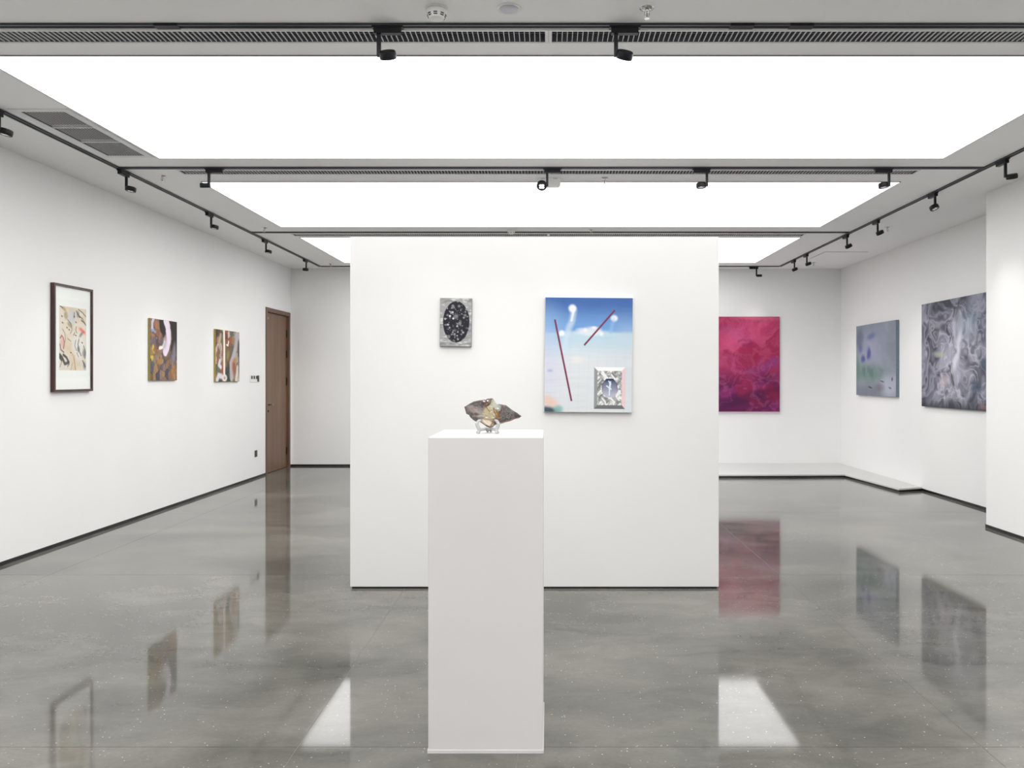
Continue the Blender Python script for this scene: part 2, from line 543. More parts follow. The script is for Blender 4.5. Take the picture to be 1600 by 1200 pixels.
names = ['front row of slatted ceiling grille nearest the viewer', 'middle slatted ceiling grille behind the large glowing panel', 'far slatted ceiling grille just above the partition']
for k, (a, b) in enumerate(grille_rows):
    grille(-GX, -0.018, a, b, names[k] + ', left half', k == 0)
    grille(0.018, GX, a, b, names[k] + ', right half', k == 0)

x0, x1, y0, y1 = RET
t = thing('return_air_grille', 'wide three-section grey return grille beside the left light track', 'air vent', ((x0+x1)/2, (y0+y1)/2, CZ))
hw, hd = (x1-x0)/2, (y1-y0)/2
f = MB(); fl = 0.05
f.box(-hw-fl, hw+fl, -hd-fl, -hd, -0.005, 0).box(-hw-fl, hw+fl, hd, hd+fl, -0.005, 0).box(-hw-fl, -hw, -hd, hd, -0.005, 0).box(hw, hw+fl, -hd, hd, -0.005, 0)
f.build('grille_frame', M['vent_white'], t)
h = MB()
h.box(-hw, hw, -hd-.004, -hd, 0.0005, 0.15).box(-hw, hw, hd, hd+.004, 0.0005, 0.15).box(-hw-.004, -hw, -hd, hd, 0.0005, 0.15).box(hw, hw+.004, -hd, hd, 0.0005, 0.15).box(-hw, hw, -hd, hd, 0.15, 0.155)
h.build('duct_box', M['vent_dark'], t)
secs = [-hd, -hd+.345, -hd+.69, hd]
for s in (1, 2):
    MB().box(-hw, hw, secs[s]-.007, secs[s]+.007, -0.002, 0.02).build('divider_bar', M['vent_white'], t)
for s in range(3):
    L_ = secs[s+1]-secs[s]
    sl = MB()
    sl.v = [(-.001, -L_/2, 0.0), (.001, -L_/2, 0.0), (.002, -L_/2, 0.004), (.0, -L_/2, 0.004), (-.001, L_/2, 0.0), (.001, L_/2, 0.0), (.002, L_/2, 0.004), (.0, L_/2, 0.004)]
    sl.f = [(0,1,2,3), (4,7,6,5), (0,4,5,1), (1,5,6,2), (2,6,7,3), (3,7,4,0)]
    sm_ = sl.mesh('slat'); sm_.materials.append(M['vent_white'])
    for k in range(1, 15):
        link('slat', sm_, t, (-hw+2*hw*k/15, (secs[s]+secs[s+1])/2, 0))

# access hatch in the far right of the ceiling
t = thing('ceiling_hatch', 'square access hatch outline in ceiling at far right', 'hatch', (4.22, 11.42, CZ))
MB().box(-.30, .30, -.30, .30, -0.006, 0).build('hatch_panel', M['ceiling'], t)
for a in ((-.308, .308, -.308, -.301), (-.308, .308, .301, .308), (-.308, -.301, -.301, .301), (.301, .308, -.301, .301)):
    MB().box(*a, -0.003, 0).build('hatch_edge', M['panel_frame'], t)

# ------------------------------------------------------------------ light tracks
TX0, TX1 = -3.65, 3.70
TROW = [3.962, 6.65, 9.60, 12.53]
TW, TD = 0.021, 0.012
def track(name_label, x0, x1, y0, y1, joints=()):
    t = thing('light_track', name_label, 'light track', ((x0+x1)/2, (y0+y1)/2, CZ), group='black ceiling light tracks')
    hw, hd = (x1-x0)/2, (y1-y0)/2
    along_x = hw > hd
    w_ = TW
    rails = ((-w_, -w_*0.35), (w_*0.35, w_))
    for a, b in rails:
        if along_x: MB().box(-hw, hw, a, b, -TD, 0).build('rail', M['track'], t)
        else: MB().box(a, b, -hd, hd, -TD, 0).build('rail', M['track'], t)
    if along_x: MB().box(-hw, hw, -w_*.35, w_*.35, -TD*.45, 0).build('channel', M['black'], t)
    else: MB().box(-w_*.35, w_*.35, -hd, hd, -TD*.45, 0).build('channel', M['black'], t)
    for q in joints:
        if along_x: MB().box(q-.06, q+.06, -w_-.001, w_+.001, -TD-.002, 0).build('connector', M['black'], t)
        else: MB().box(-w_-.001, w_+.001, q-.06, q+.06, -TD-.002, 0).build('connector', M['black'], t)
    return t
track('black track across the ceiling nearest the viewer', TX0+TW, TX1-TW, TROW[0]-TW, TROW[0]+TW, (1.25, 0.95, -1.95))
track('black track across the ceiling after the large glowing panel', TX0+TW, TX1-TW, TROW[1]-TW, TROW[1]+TW)
track('black track across the ceiling above the partition', TX0+TW, TX1-TW, TROW[2]-TW, TROW[2]+TW)
track('farthest black track crossing in front of the back wall', TX0+TW, TX1-TW, TROW[3]-TW, TROW[3]+TW)
track('long black track running along the left wall', TX0-TW, TX0+TW, -7.0, TROW[3]+TW)
track('long black track running along the right wall', TX1-TW, TX1+TW, -7.0, TROW[3]+TW)

# ------------------------------------------------------------------ spotlights
ad_mesh = MB().box(-.024, .112, -.017, .017, -.036, 0).box(-.034, .124, -.019, .019, -.008, 0).mesh('adapter', 0.002)
ad_mesh.materials.append(M['black'])
st_mesh = MB().prism([(-.010, -.009), (.010, -.009), (.010, .009), (-.010, .009)], -.150, -.036).mesh('stem', 0.002)
st_mesh.materials.append(M['black'])
hd_mesh = MB().lathe([(.037, -.021), (.0415, -.017), (.043, -.006), (.043, .014), (.040, .018), (.0385, .0185), (.0385, .0155)], 32).mesh('lamp_head', 0, smooth=True)
hd_mesh.materials.append(M['black'])
ln_mesh = MB().lathe([(.0375, .0152), (.0375, .0162)], 32).mesh('lens_plate'); ln_mesh.materials.append(M['dark_plastic'])
def led_mesh(mat):
    b = MB()
    for a in range(4):
        an = math.pi/4 + a*math.pi/2
        b.lathe([(.0105, .0163), (.0085, .0180)], 14, Matrix.Translation((.0145*math.cos(an), .0145*math.sin(an), 0)))
    m_ = b.mesh('led_cluster'); m_.materials.append(mat)
    return m_
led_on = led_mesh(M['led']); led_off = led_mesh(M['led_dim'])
kn_mesh = MB().lathe([(.007, 0), (.007, .03)], 12).mesh('knuckle'); kn_mesh.materials.append(M['black'])

def spotlight(x, y, rot, off, aim, label, bright=False, power=SPOT):
    """rot: direction the adapter runs; off: (dx,dy) from stem to head centre; aim: light direction"""
    t = thing('track_spotlight', label, 'spotlight', (x, y, CZ-TD), group='black track spotlights')
    a = link('adapter', ad_mesh, t); a.rotation_euler = (0, 0, rot)
    s = link('stem', st_mesh, t); s.rotation_euler = (0, 0, rot)
    hp = Vector((off[0], off[1], -.142))
    q = Vector(aim).normalized().to_track_quat('Z', 'Y')
    h = link('lamp_head', hd_mesh, t, hp)
    h.rotation_mode = 'QUATERNION'; h.rotation_quaternion = q
    link('lens_plate', ln_mesh, h)
    link('led_cluster', led_on if bright else led_off, h)
    k = link('knuckle', kn_mesh, t, (0, 0, -.142))
    k.rotation_mode = 'QUATERNION'; k.rotation_quaternion = Vector((off[0], off[1], 0.0)).to_track_quat('Z', 'Y')
    ld = bpy.data.lights.new('lamp_beam', 'SPOT')
    ld.energy = power; ld.spot_size = math.radians(62); ld.spot_blend = 0.9; ld.shadow_soft_size = 0.03
    ld.color = (1.0, 0.97, 0.93)
    lo = bpy.data.objects.new('lamp_beam', ld); C.objects.link(lo); lo.parent = h
    lo.location = (0, 0, .022); lo.rotation_euler = (math.pi, 0, 0)
    return t
def xat(pxx, d): return (pxx-857)*d/F
D1, D2, D4 = TROW[0], TROW[1], TROW[3]
spotlight(xat(592, D1), D1, 0, (.045, 0), (0.05, .55, -.85), 'black spotlight with level head left of centre, nearest the viewer', power=32)
spotlight(xat(962.5, D1), D1, 0, (.043, 0), (-.2, .55, -.85), 'black spotlight with tilted head right of centre, nearest the viewer', power=32)
spotlight(xat(326.5, D2), D2, 0, (-.032, 0), (0, .25, -1), 'black spotlight at the left corner of the middle glowing panel')
spotlight(xat(855, D2), D2, 0, (-.046, 0), (-.02, -.75, -.75), 'lit spotlight turned to face the viewer', True)
spotlight(xat(1104.5, D2), D2, math.pi, (-.048, 0), (0.05, -.10, -1), 'black spotlight below the middle track between the facing lamp and the right corner')
spotlight(xat(1389, D2), D2, math.pi, (-.046, 0), (0.08, -.08, -1), 'black spotlight at the right corner of the middle glowing panel')
NW = -math.pi/2
for pxx, off, aim, lab in [
        (-2, .045, (-.22, -.05, -1), 'black spotlight on the left track cut by the left photo edge'),
        (197.5, .038, (-.14, -.06, -1), 'black spotlight on the left track just after the middle track joins it'),
        (330, .036, (-.16, -.05, -1), 'black spotlight on the left track, third from the viewer'),
        (415.7, .030, (-.16, -.05, -1), 'black spotlight on the left track, second from the back wall'),
        (478.5, -.010, (-.1, .2, -1), 'black spotlight on the left track nearest the back wall')]:
    d = F*(-TX0)/(857-pxx)
    spotlight(TX0, d, NW, (off, 0), aim, lab)
for pxx, off, aim, lab in [
        (1571, .052, (.22, .25, -1), 'black spotlight on the right track nearest the viewer'),
        (1461, -.008, (.30, -.35, -1), 'black spotlight on the right track, second from the viewer'),
        (1371.3, .026, (.50, .15, -1), 'black spotlight on the right track, third from the viewer, beyond the large panel'),
        (1323.5, .020, (.55, .15, -1), 'black spotlight on the right track just after the far track joins it'),
        (1260.7, .022, (.40, .15, -1), 'black spotlight on the right track, second from the back wall'),
        (1241.3, .006, (.50, .15, -1), 'black spotlight on the right track nearest the back wall')]:
    d = F*TX1/(pxx-857)
    spotlight(TX1, d, math.pi/2, (off, 0), aim, lab, power=8 if pxx > 1500 else SPOT)
spotlight(xat(1182, D4), D4, math.pi, (.045, 0), (0, .15, -1), 'small black spotlight on the farthest track right of the partition', power=12)

# ------------------------------------------------------------------ ceiling devices
def smoke_detector(x, y, label):
    t = thing('smoke_detector', label, 'smoke detector', (x, y, CZ))
    MB().lathe([(.048, -.012), (.055, -.008), (.056, 0)], 36).build('base_ring', M['plastic'], t, smooth=True)
    MB().lathe([(.020, -.052), (.034, -.049), (.041, -.040), (.045, -.026), (.050, -.012)], 36).build('cover', M['plastic'], t, smooth=True)
    for k in range(8):
        an = 2*math.pi*k/8 + math.pi/8*0 - math.pi/2
        for (zz, r_) in ((-.033, .0442), (-.041, .0405)):
            q = MB().box(-.009, .009, -.002, .002, -.0018, .0018).build('vent_slot', M['dark_plastic'], t)
            q.location = (r_*math.cos(an), r_*math.sin(an), zz)
            q.rotation_euler = (0, 0, an+math.pi/2)
smoke_detector(-.54, 3.79, 'white smoke detector on the ceiling at the top of the photo')
smoke_detector(-.45, 9.47, 'small smoke detector above the top edge of the partition')
t = thing('downlight', 'round white recessed downlight with grey centre, switched off', 'downlight', (-.19, 3.785, CZ))
MB().lathe([(.045, -.004), (.056, -.006), (.060, 0)], 40).build('trim_ring', M['plastic'], t, smooth=True)
MB().lathe([(.044, -.0065), (.047, -.004)], 40).build('lens', M['grey_lens'], t, smooth=True)

def sprinkler(x, y, label):
    t = thing('fire_sprinkler', label, 'sprinkler', (x, y, CZ), group='ceiling fire sprinklers')
    MB().lathe([(.012, -.010), (.022, -.008), (.034, -.002), (.035, 0)], 28).build('flange', M['chrome'], t, smooth=True)
    MB().lathe([(.008, -.022), (.011, -.018), (.012, -.008)], 16).build('nozzle', M['chrome'], t, smooth=True)
    for s in (-1, 1):
        MB().tube([(s*.010, 0, -.018), (s*.012, 0, -.030), (s*.004, 0, -.046)], .0022, 8).build('frame_arm', M['chrome'], t, smooth=True)
    MB().lathe([(.0022, -.046), (.0026, -.030), (.0022, -.020)], 10).build('glass_bulb', M['lever'], t)
    MB().lathe([(.013, -.0505), (.013, -.049), (.005, -.046)], 18).build('deflector', M['chrome'], t)
for x, y, l in [(.475, 3.785, 'silver sprinkler on the ceiling at the top right of centre'),
                (-3.41, 6.93, 'small sprinkler between the left track and the middle glowing panel'),
                (.50, 7.0, 'small sprinkler right of the spotlight facing the viewer'),
                (-3.38, 9.33, 'small sprinkler where the far cross track meets the left track'),
                (-3.41, 12.29, 'tiny sprinkler at the back left beside the far glowing panel'),
                (.515, 9.475, 'tiny sprinkler above the partition top edge'),
                (4.02, 9.30, 'small sprinkler on the right ceiling strip beyond the right track'),
                (4.10, 12.14, 'tiny sprinkler at the back right corner of the ceiling')]:
    sprinkler(x, y, l)

t = thing('ceiling_sensor', 'pale rounded box on the ceiling behind the facing spotlight', 'ceiling device', (0.005, 7.01, CZ))
pts = []
for cxx, czz, a0 in ((.075, -.022, 0), (-.075, -.022, 90), (-.075, -.058, 180), (.075, -.058, 270)):
    for k in range(5):
        an = math.radians(a0 + k*22.5)
        pts.append((cxx+.028*math.cos(an), czz+.020*math.sin(an)))
sb = MB()
n = len(pts)
sb.v = [(x, -.03, z) for x, z in pts] + [(x, .03, z) for x, z in pts]
sb.f = [tuple(range(n)), tuple(reversed(range(n, 2*n)))] + [(i, n+i, n+(i+1) % n, (i+1) % n) for i in range(n)]
sb.build('housing', M['plastic'], t)
MB().box(-.05, .05, -.02, .02, -.004, 0).build('mount_plate', M['plastic'], t)
for s in (-1, 1):
    MB().box(s*.055-.018, s*.055+.018, -.0315, -.030, -.013, -.010).build('vent_slot', M['dark_plastic'], t)

# ------------------------------------------------------------------ door
t = tag(thing('door_1', 'tall brown wooden door in the left wall near the corner', None, (XL, (DY0+DY1)/2, 0)), kind='structure')
dh = (DY1-DY0)/2
FW = 0.062
fr = MB().box(-TK, .012, -dh, -dh+FW, 0, DZ).box(-TK, .012, dh-FW, dh, 0, DZ).box(-TK, .012, -dh+FW, dh-FW, DZ-FW, DZ)
fr.build('door_frame', M['door_frame'], t, bevel=.002)
leaf = MB().box(-.075, -.030, -dh+FW+.003, dh-FW-.003, .006, DZ-FW-.003).build('door_leaf', M['door'], t, bevel=.001)
hy_ = -dh+FW+.065
MB().lathe([(.026, 0), (.026, .006), (.024, .008)], 24, Matrix.Translation((-.030, hy_, 1.040)) @ Matrix.Rotation(math.pi/2, 4, 'Y')).build('handle_rose', M['base'], leaf, smooth=True)
MB().tube([(-.030, hy_, 1.04), (.012, hy_, 1.04), (.022, hy_+.012, 1.04), (.024, hy_+.07, 1.04)], .009, 10).build('handle_neck', M['base'], leaf, smooth=True)
MB().tube([(.024, hy_+.07, 1.04), (.024, hy_+.145, 1.04)], .009, 10).build('lever', M['lever'], leaf, smooth=True)
MB().lathe([(.026, 0), (.026, .006), (.024, .008)], 24, Matrix.Translation((-.030, hy_, .945)) @ Matrix.Rotation(math.pi/2, 4, 'Y')).build('lock_rose', M['base'], leaf, smooth=True)
MB().box(-.03, .006, hy_-.006, hy_+.006, .93, .96).build('thumb_turn', M['base'], leaf, bevel=.002)
MB().box(-.030, -.0285, -dh+FW+.12, -dh+FW+.16, 2.34, 2.365).build('door_plate', M['chrome'], leaf)
for pz in (521.8, 553.5, 596.0, 704.0):
    z = EYE + (590-pz)*12.72/F
    hg = MB().box(-.030, -.0275, dh-FW-.035, dh-FW-.001, z-.06, z+.06)
    hg.lathe([(.008, -.06), (.008, .06)], 12, Matrix.Translation((-.022, dh-FW-.010, z)))
    hg.build('hinge', M['base'], t)
# dark void behind the leaf is closed by a back board
struct(MB().box(XL-TK-.05, XL-TK, DY0-.1, DY1+.1, 0, DZ+.1).build('wall_left', M['wall']), 'wall lining behind the wooden door')

# ------------------------------------------------------------------ switches and socket
t = thing('switch_panel', 'white wall panel with dark rockers beside the wooden door', 'switch', (XL, 11.275, 1.386))
MB().box(0, .008, -.195, .13, 0, .098).build('plate', M['plastic'], t, bevel=.002)
MB().box(0, .014, .135, .195, .0, .098).build('side_plate', M['plastic'], t, bevel=.002)
for k, yy in enumerate((-.135, -.045, .045)):
    MB().box(.008, .013, yy-.024, yy+.024, .045, .090).build('rocker', M['dark_plastic'], t, bevel=.001)
MB().box(.008, .017, .078, .128, .005, .095).build('display', M['dark_plastic'], t, bevel=.002)
t = thing('wall_socket', 'black power socket low on the left wall before the door', 'socket', (XL, 11.31, .307))
MB().box(0, .008, -.045, .045, 0, .094).build('plate', M['dark_plastic'], t, bevel=.002)
for zz in (.03, .064):
    MB().box(.008, .0095, -.022, .022, zz-.010, zz+.010).build('outlet', M['base'], t, bevel=.0005)

# ------------------------------------------------------------------ partition and pedestal
PY = 5.387
PX0, PX1, PZ = -1.362, 1.169, 2.415
t = thing('partition_wall', 'freestanding white partition wall in the middle of the room', 'partition', ((PX0+PX1)/2, PY+.15, 0))
hw = (PX1-PX0)/2
MB().box(-hw+.012, hw-.012, -.142, .142, 0, .02).build('recessed_base', M['base'], t)
MB().box(-hw, hw, -.15, .15, .014, PZ).build('panel', M['partition'], t, bevel=.002)

t = thing('display_pedestal', 'tall white square display pedestal in front', 'pedestal', (-.2427, 3.249, 0))
MB().box(-.2215, .2215, -.2215, .2215, .0, 1.219).build('body', M['pedestal'], t, bevel=.0025)
for a in ((-.2245, .2245, -.2245, -.2215), (-.2245, .2245, .2215, .2245), (-.2245, -.2215, -.2215, .2215), (.2215, .2245, -.2215, .2215)):
    MB().box(*a, .0, .014).build('base_lip', M['pedestal'], t, bevel=.001)

# ------------------------------------------------------------------ stone slice on its stand
SY = 3.255
K = SY/F
def sp(zx, zy):       # zoomed-photo coordinates -> metres relative to the stand centre on the pedestal top
    pxx = 700+zx/11.43; pyy = 600+zy/11.43
    return ((pxx-762)*K, EYE+(590-pyy)*K-1.219)
outline = [(285,410),(330,380),(390,340),(450,310),(560,285),(640,276),(665,285),(700,262),(790,248),(830,300),(868,364),(900,358),(940,358),(1030,375),(1100,430),(1180,485),(1240,520),(1310,572),(1270,610),(1180,630),(1100,665),(990,695),(930,710),(900,690),(860,725),(790,772),(740,780),(680,755),(600,700),(560,670),(530,695),(440,640),(380,580),(370,555),(320,535),(305,490)]
PO = np.array([sp(*p) for p in outline])
PO = np.vstack([PO, PO[:1]])
seg = np.hypot(*np.diff(PO, axis=0).T); cum = np.concatenate([[0], np.cumsum(seg)])
NR, NK = 260, 60
tt = np.linspace(0, cum[-1], NR, endpoint=False)
ox = np.interp(tt, cum, PO[:, 0]); oz = np.interp(tt, cum, PO[:, 1])
rs = np.random.RandomState(5)
jit = (fbm(tt*60, tt*0+2.2, 31, 3)-.5)*.004
cx0, cz0 = sp(740, 510)
nx, nz = ox-cx0, oz-cz0
rl = np.hypot(nx, nz); ox = ox+nx/rl*jit; oz = oz+nz/rl*jit
rr_ = np.linspace(0, 1, NK+1)[1:]
verts = []; cols = []
def stone_colour(X, Z):
    # back to zoomed-photo coordinates
    pxx = X/K+762; pyy = 590-(Z+1.219-EYE)/K
    x = (pxx-700)*11.43; y = (pyy-600)*11.43
    n1 = fbm(x/45, y/45, 3, 4); n2 = fbm(x/14, y/14, 9, 3); n3 = fbm(x/90+4, y/90, 21, 3)
    img = np.zeros(x.shape+(3,))+colr(92, 86, 84)
    img = mixc(img, colr(58, 56, 58), sm(.42, .66, n1)*.8)
    img = mixc(img, colr(140, 128, 122), sm(.55, .8, n2)*.6)
    img = mixc(img, colr(150, 132, 126), blob(x, y, 430, 450, 110, 60, .4, .5)*.55)
    img = mixc(img, colr(160, 152, 148), blob(x, y, 560, 520, 70, 110, -.5, .6)*.7)
    img = mixc(img, colr(96, 62, 52), blob(x, y, 510, 540, 40, 25, .6, .6)*.7)
    # pale translucent heart
    h = np.maximum(blob(x, y, 740, 520, 120, 150, .1, .35), blob(x, y, 810, 380, 60, 80, -.2, .5)*.6)
    img = mixc(img, colr(170, 162, 132), h*.9)
    img = mixc(img, colr(165, 168, 150), blob(x, y, 790, 360, 70, 80, 0, .5)*.8)
    img = mixc(img, colr(172, 172, 160), blob(x, y, 890, 430, 55, 60, 0, .5)*.7)
    img = mixc(img, colr(206, 194, 174), blob(x, y, 700, 690, 110, 45, .4, .4)*.9)
    # dark iron band at the upper left edge
    img = mixc(img, colr(54, 50, 52), blob(x, y, 470, 320, 190, 40, -.28, .5)*.85)
    img = mixc(img, colr(60, 40, 34), sm(.45, .7, n2)*blob(x, y, 690, 320, 90, 70, 0, .5))
    for pts, c, wd in [([(770,260),(755,320),(720,380),(665,400)], (86,48,22), 15), ([(665,400),(700,440),(745,500)], (130,74,34), 8),
                       ([(690,300),(650,340),(640,360)], (96,36,40), 12), ([(815,440),(820,490),(860,560),(900,640)], (120,72,26), 10),
                       ([(850,460),(900,520),(925,610)], (120,80,40), 8), ([(870,480),(885,560),(905,620)], (142,104,52), 8),
                       ([(980,390),(950,450),(920,540)], (92,44,40), 8), ([(650,640),(740,640),(830,640)], (142,78,44), 6),
                       ([(830,650),(800,700),(745,760)], (140,100,52), 10), ([(600,700),(670,745),(740,770)], (96,60,42), 7),
                       ([(640,660),(700,710),(750,750)], (240,228,205), 6), ([(860,520),(880,590)], (168,128,70), 6)]:
        img = mixc(img, colr(*c), stroke(x, y, pts, wd, 1, .5)*.85)
    img = mixc(img, colr(236, 236, 230), np.maximum(blob(x, y, 890, 438, 12, 9), blob(x, y, 705, 300, 14, 12))*.9)
    img = mixc(img, colr(235, 205, 205), blob(x, y, 640, 310, 26, 12, .3)*.7)
    img = mixc(img, colr(240, 238, 224), np.maximum(blob(x, y, 690, 600, 24, 7), blob(x, y, 800, 605, 30, 6))*.8)
    # reddish lower rim on the right
    img = mixc(img, colr(150, 118, 100), stroke(x, y, [(930,705),(1100,660),(1260,610)], 14, 1, .6)*.7)
    img = mixc(img, colr(52, 50, 52), blob(x, y, 1230, 545, 70, 45, .5, .5)*.7)
    return img*(.86+.28*n3[..., None])
TH = 0.011
sv, sc_, sf = [], [], []
for side in (-1, 1):
    X = cx0 + rr_[:, None]*(ox-cx0)[None, :]; Z = cz0 + rr_[:, None]*(oz-cz0)[None, :]
    prof = TH*np.sqrt(np.clip(1-rr_**6, 0, 1))[:, None]
    relief = (fbm(X*120, Z*120, 40+side, 3)-.5)*.006*(1-rr_[:, None]**4)
    Yd = side*(prof+relief*1.0)
    P = np.stack([X, Yd, Z], -1).reshape(-1, 3)
    base = len(sv)
    sv.append((cx0, side*TH, cz0)); sv += [tuple(q) for q in P]
    sc_.append(stone_colour(np.array([cx0]), np.array([cz0]))[0]); sc_ += list(stone_colour(X, Z).reshape(-1, 3))
    for k in range(NR):
        k2 = (k+1) % NR
        sf.append((base, base+1+k, base+1+k2))
        for i in range(NK-1):
            a = base+1+i*NR
            sf.append((a+k, a+NR+k, a+NR+k2, a+k2))
t = thing('stone_slice', 'irregular grey and amber polished stone slice propped on clear stand', 'stone', (-.252, SY, 1.219))
me = bpy.data.meshes.new('stone_body'); me.from_pydata(sv, [], sf)
ca = me.color_attributes.new('paint', 'FLOAT_COLOR', 'POINT')
ca.data.foreach_set('color', np.hstack([np.clip(np.array(sc_), 0, 1), np.ones((len(sc_), 1))]).astype(np.float32).ravel())
bm = bmesh.new(); bm.from_mesh(me); bmesh.ops.remove_doubles(bm, verts=bm.verts, dist=2e-5); bmesh.ops.recalc_face_normals(bm, faces=bm.faces); bm.to_mesh(me); bm.free()
for p in me.polygons: p.use_smooth = True
me.materials.append(paint_mat('banded stone', rough=0.22, grain=0.12, scale=500, bump=0.25))
so = link('stone_body', me, t)
so.rotation_euler = (math.radians(-6), 0, 0)

t = thing('plate_stand', 'small clear acrylic stand on top of the pedestal', 'stand', (-.252, SY, 1.219))
for s in (-1, 1):
    def q(zx, zy, dy):
        x, z = sp(zx if s < 0 else 1440-zx, zy)
        return (x, dy, max(z, .0066))
    MB().tube([q(590, 640, -.030), q(560, 650, -.036), q(528, 700, -.038), q(540, 750, -.032), q(566, 800, -.030), q(560, 850, -.038), q(535, 872, -.044)],
              [.0045, .0062, .0075, .0078, .008, .0072, .006], 12).build('front_arm', M['acrylic'], t, smooth=True)
    MB().tube([q(566, 815, -.030), q(620, 808, -.010), q(668, 806, .012), q(688, 822, .030), q(690, 866, .050)],
              [.0065, .0062, .0062, .0075, .0065], 12).build('back_leg', M['acrylic'], t, smooth=True)
MB().tube([(-.022, .012, sp(0, 806)[1]), (.022, .012, sp(0, 806)[1])], .0045, 10).build('cross_bar', M['acrylic'], t, smooth=True)

# ------------------------------------------------------------------ paintings
def wall_art(name, label, cat, loc, rotz, w_, h_, th, edge_col, fn, nu, nv, rough=0.5, tilt=0.0, grain=0.06, group=None):
    """canvas whose back lies on the wall; local front faces -Y, origin at the bottom centre of the back"""
    t = thing(name, label, cat, loc, rotz, group)
    t.rotation_euler = (0, tilt, rotz)
    MB().box(-w_/2, w_/2, -th, -.001, 0, h_).build('canvas', simple(label[:20]+' edge', edge_col, 0.7, noise=.12, scale=60), t, bevel=.002)
    painted_grid('paint_layer', w_-.004, h_-.004, nu, nv, fn, paint_mat(label[:20]+' paint', rough, grain), t, (0, -th-.0006, .002))
    return t

# --- left wall, framed print
def print_fn(U, V):
    asp = 1.405
    img = np.zeros(U.shape+(3,))+colr(222, 210, 194)
    n = fbm(U*5, V*7, 2); n2 = fbm(U*16, V*22, 8)
    img = mixc(img, colr(206, 204, 206), sm(.45, .75, n)*.6)
    img = mixc(img, colr(214, 190, 150), sm(.55, .8, fbm(U*4+3, V*5, 14))*.6)
    img = mixc(img, colr(228, 224, 220), blob(U, V, .72, .62, .22, .22, 0, .5)*.8)
    img = mixc(img, colr(188, 192, 204), blob(U, V, .45, .17, .13, .14, .4, .6)*.7)
    for b in [(.17, .04, .07, .03), (.24, .14, .07, .06), (.38, .28, .09, .04)]:
        img = mixc(img, colr(160, 136, 84), blob(U, V, *b, .3, .5)*.75)
    img = mixc(img, colr(236, 140, 128), blob(U, V, .84, .36, .14, .035, .3, .7)*.9)
    img = mixc(img, colr(226, 96, 92), stroke(U, V, [(.78,.33),(.86,.36),(.93,.38)], .03, asp)*.7)
    for b in [(.68, .10, .05, .05), (.80, .42, .08, .03), (.92, .72, .07, .07), (.93, .92, .05, .06), (.70, .66, .05, .05)]:
        img = mixc(img, colr(112, 116, 124), blob(U, V, *b, -.5, .6)*.8)
    dk = colr(44, 38, 36)
    rs = np.random.RandomState(11)
    S = [([(.62,.05),(.72,.12),(.85,.16),(.98,.26)], .018), ([(.7,.02),(.85,.06),(.98,.12)], .016), ([(.8,.18),(.95,.24)], .015),
         ([(.03,.0),(.12,.03)], .02), ([(.55,.08),(.53,.16)], .02), ([(.62,.3),(.6,.36),(.64,.4)], .014), ([(.6,.52),(.56,.6),(.62,.68)], .014),
         ([(.72,.5),(.68,.58),(.72,.68),(.8,.76)], .02), ([(.9,.6),(.96,.7),(.94,.8)], .018), ([(.86,.84),(.96,.94)], .022),
         ([(.03,.6),(.06,.68),(.16,.72)], .022), ([(.12,.36),(.2,.42),(.22,.5),(.2,.56)], .012), ([(.3,.2),(.42,.26),(.46,.36),(.4,.42)], .012),
         ([(.3,.5),(.42,.54)], .01), ([(.56,.4),(.52,.44)], .016), ([(.64,.72),(.7,.78)], .014), ([(.03,.95),(.1,.86)], .012), ([(.3,.94),(.36,.9)], .016)]
    for pts, wd in S:
        img = mixc(img, dk, stroke(U, V, pts, wd*.8, asp, .6)*.8)
    for pts, wd in [([(.02,.76),(.1,.80),(.2,.90),(.33,.88)], .035), ([(.15,.76),(.26,.80),(.34,.87)], .03), ([(.02,.80),(.08,.84)], .03)]:
        img = mixc(img, colr(24, 22, 24), stroke(U, V, pts, wd, asp, .5)*.95)
    for u, v in [(.12,.26),(.10,.16),(.61,.23),(.55,.14),(.28,.33),(.36,.36),(.60,.44),(.74,.14),(.84,.2),(.42,.72),(.84,.55)]:
        img = mixc(img, colr(74, 34, 28), blob(U, V, u, v, .03, .012, .2, .4)*.9)
    img = mixc(img, colr(150, 44, 44), stroke(U, V, [(.04,.5),(.09,.46),(.15,.5),(.18,.58),(.15,.66)], .018, asp)*.85)
    img = mixc(img, colr(214, 150, 136), blob(U, V, .11, .56, .07, .08, 0, .5)*.5)
    for a, b in [((.48,.74),(.6,.99)), ((.54,.76),(.58,.99)), ((.48,.88),(.42,.99))]:
        img = mixc(img, colr(176, 142, 70), stroke(U, V, [a, b], .012, asp)*.8)
    return img*(.94+.12*n2[..., None])
FX = .036
yc, fw, fh = (6.645+7.212)/2, 7.212-6.645, .930
t = thing('framed_print', 'ink print in dark brown frame under glass on the left wall', 'picture', (XL, yc, 1.327), -math.pi/2)
t.rotation_euler = (0, 0, math.pi/2)
b_ = .020
MB().box(-fw/2, -fw/2+b_, -FX, -.001, 0, fh).build('frame_rail', M['mahogany'], t, bevel=.0015)
MB().box(fw/2-b_, fw/2, -FX, -.001, 0, fh).build('frame_rail', M['mahogany'], t, bevel=.0015)
MB().box(-fw/2+b_, fw/2-b_, -FX, -.001, 0, b_).build('frame_rail', M['mahogany'], t, bevel=.0015)
MB().box(-fw/2+b_, fw/2-b_, -FX, -.001, fh-b_, fh).build('frame_rail', M['mahogany'], t, bevel=.0015)
MB().box(-fw/2+b_, fw/2-b_, -.020, -.001, b_, fh-b_).build('mount_board', M['mount'], t)
MB().box(-.235, .235, -.0215, -.020, .125, .805).build('paper_sheet', M['paper'], t)
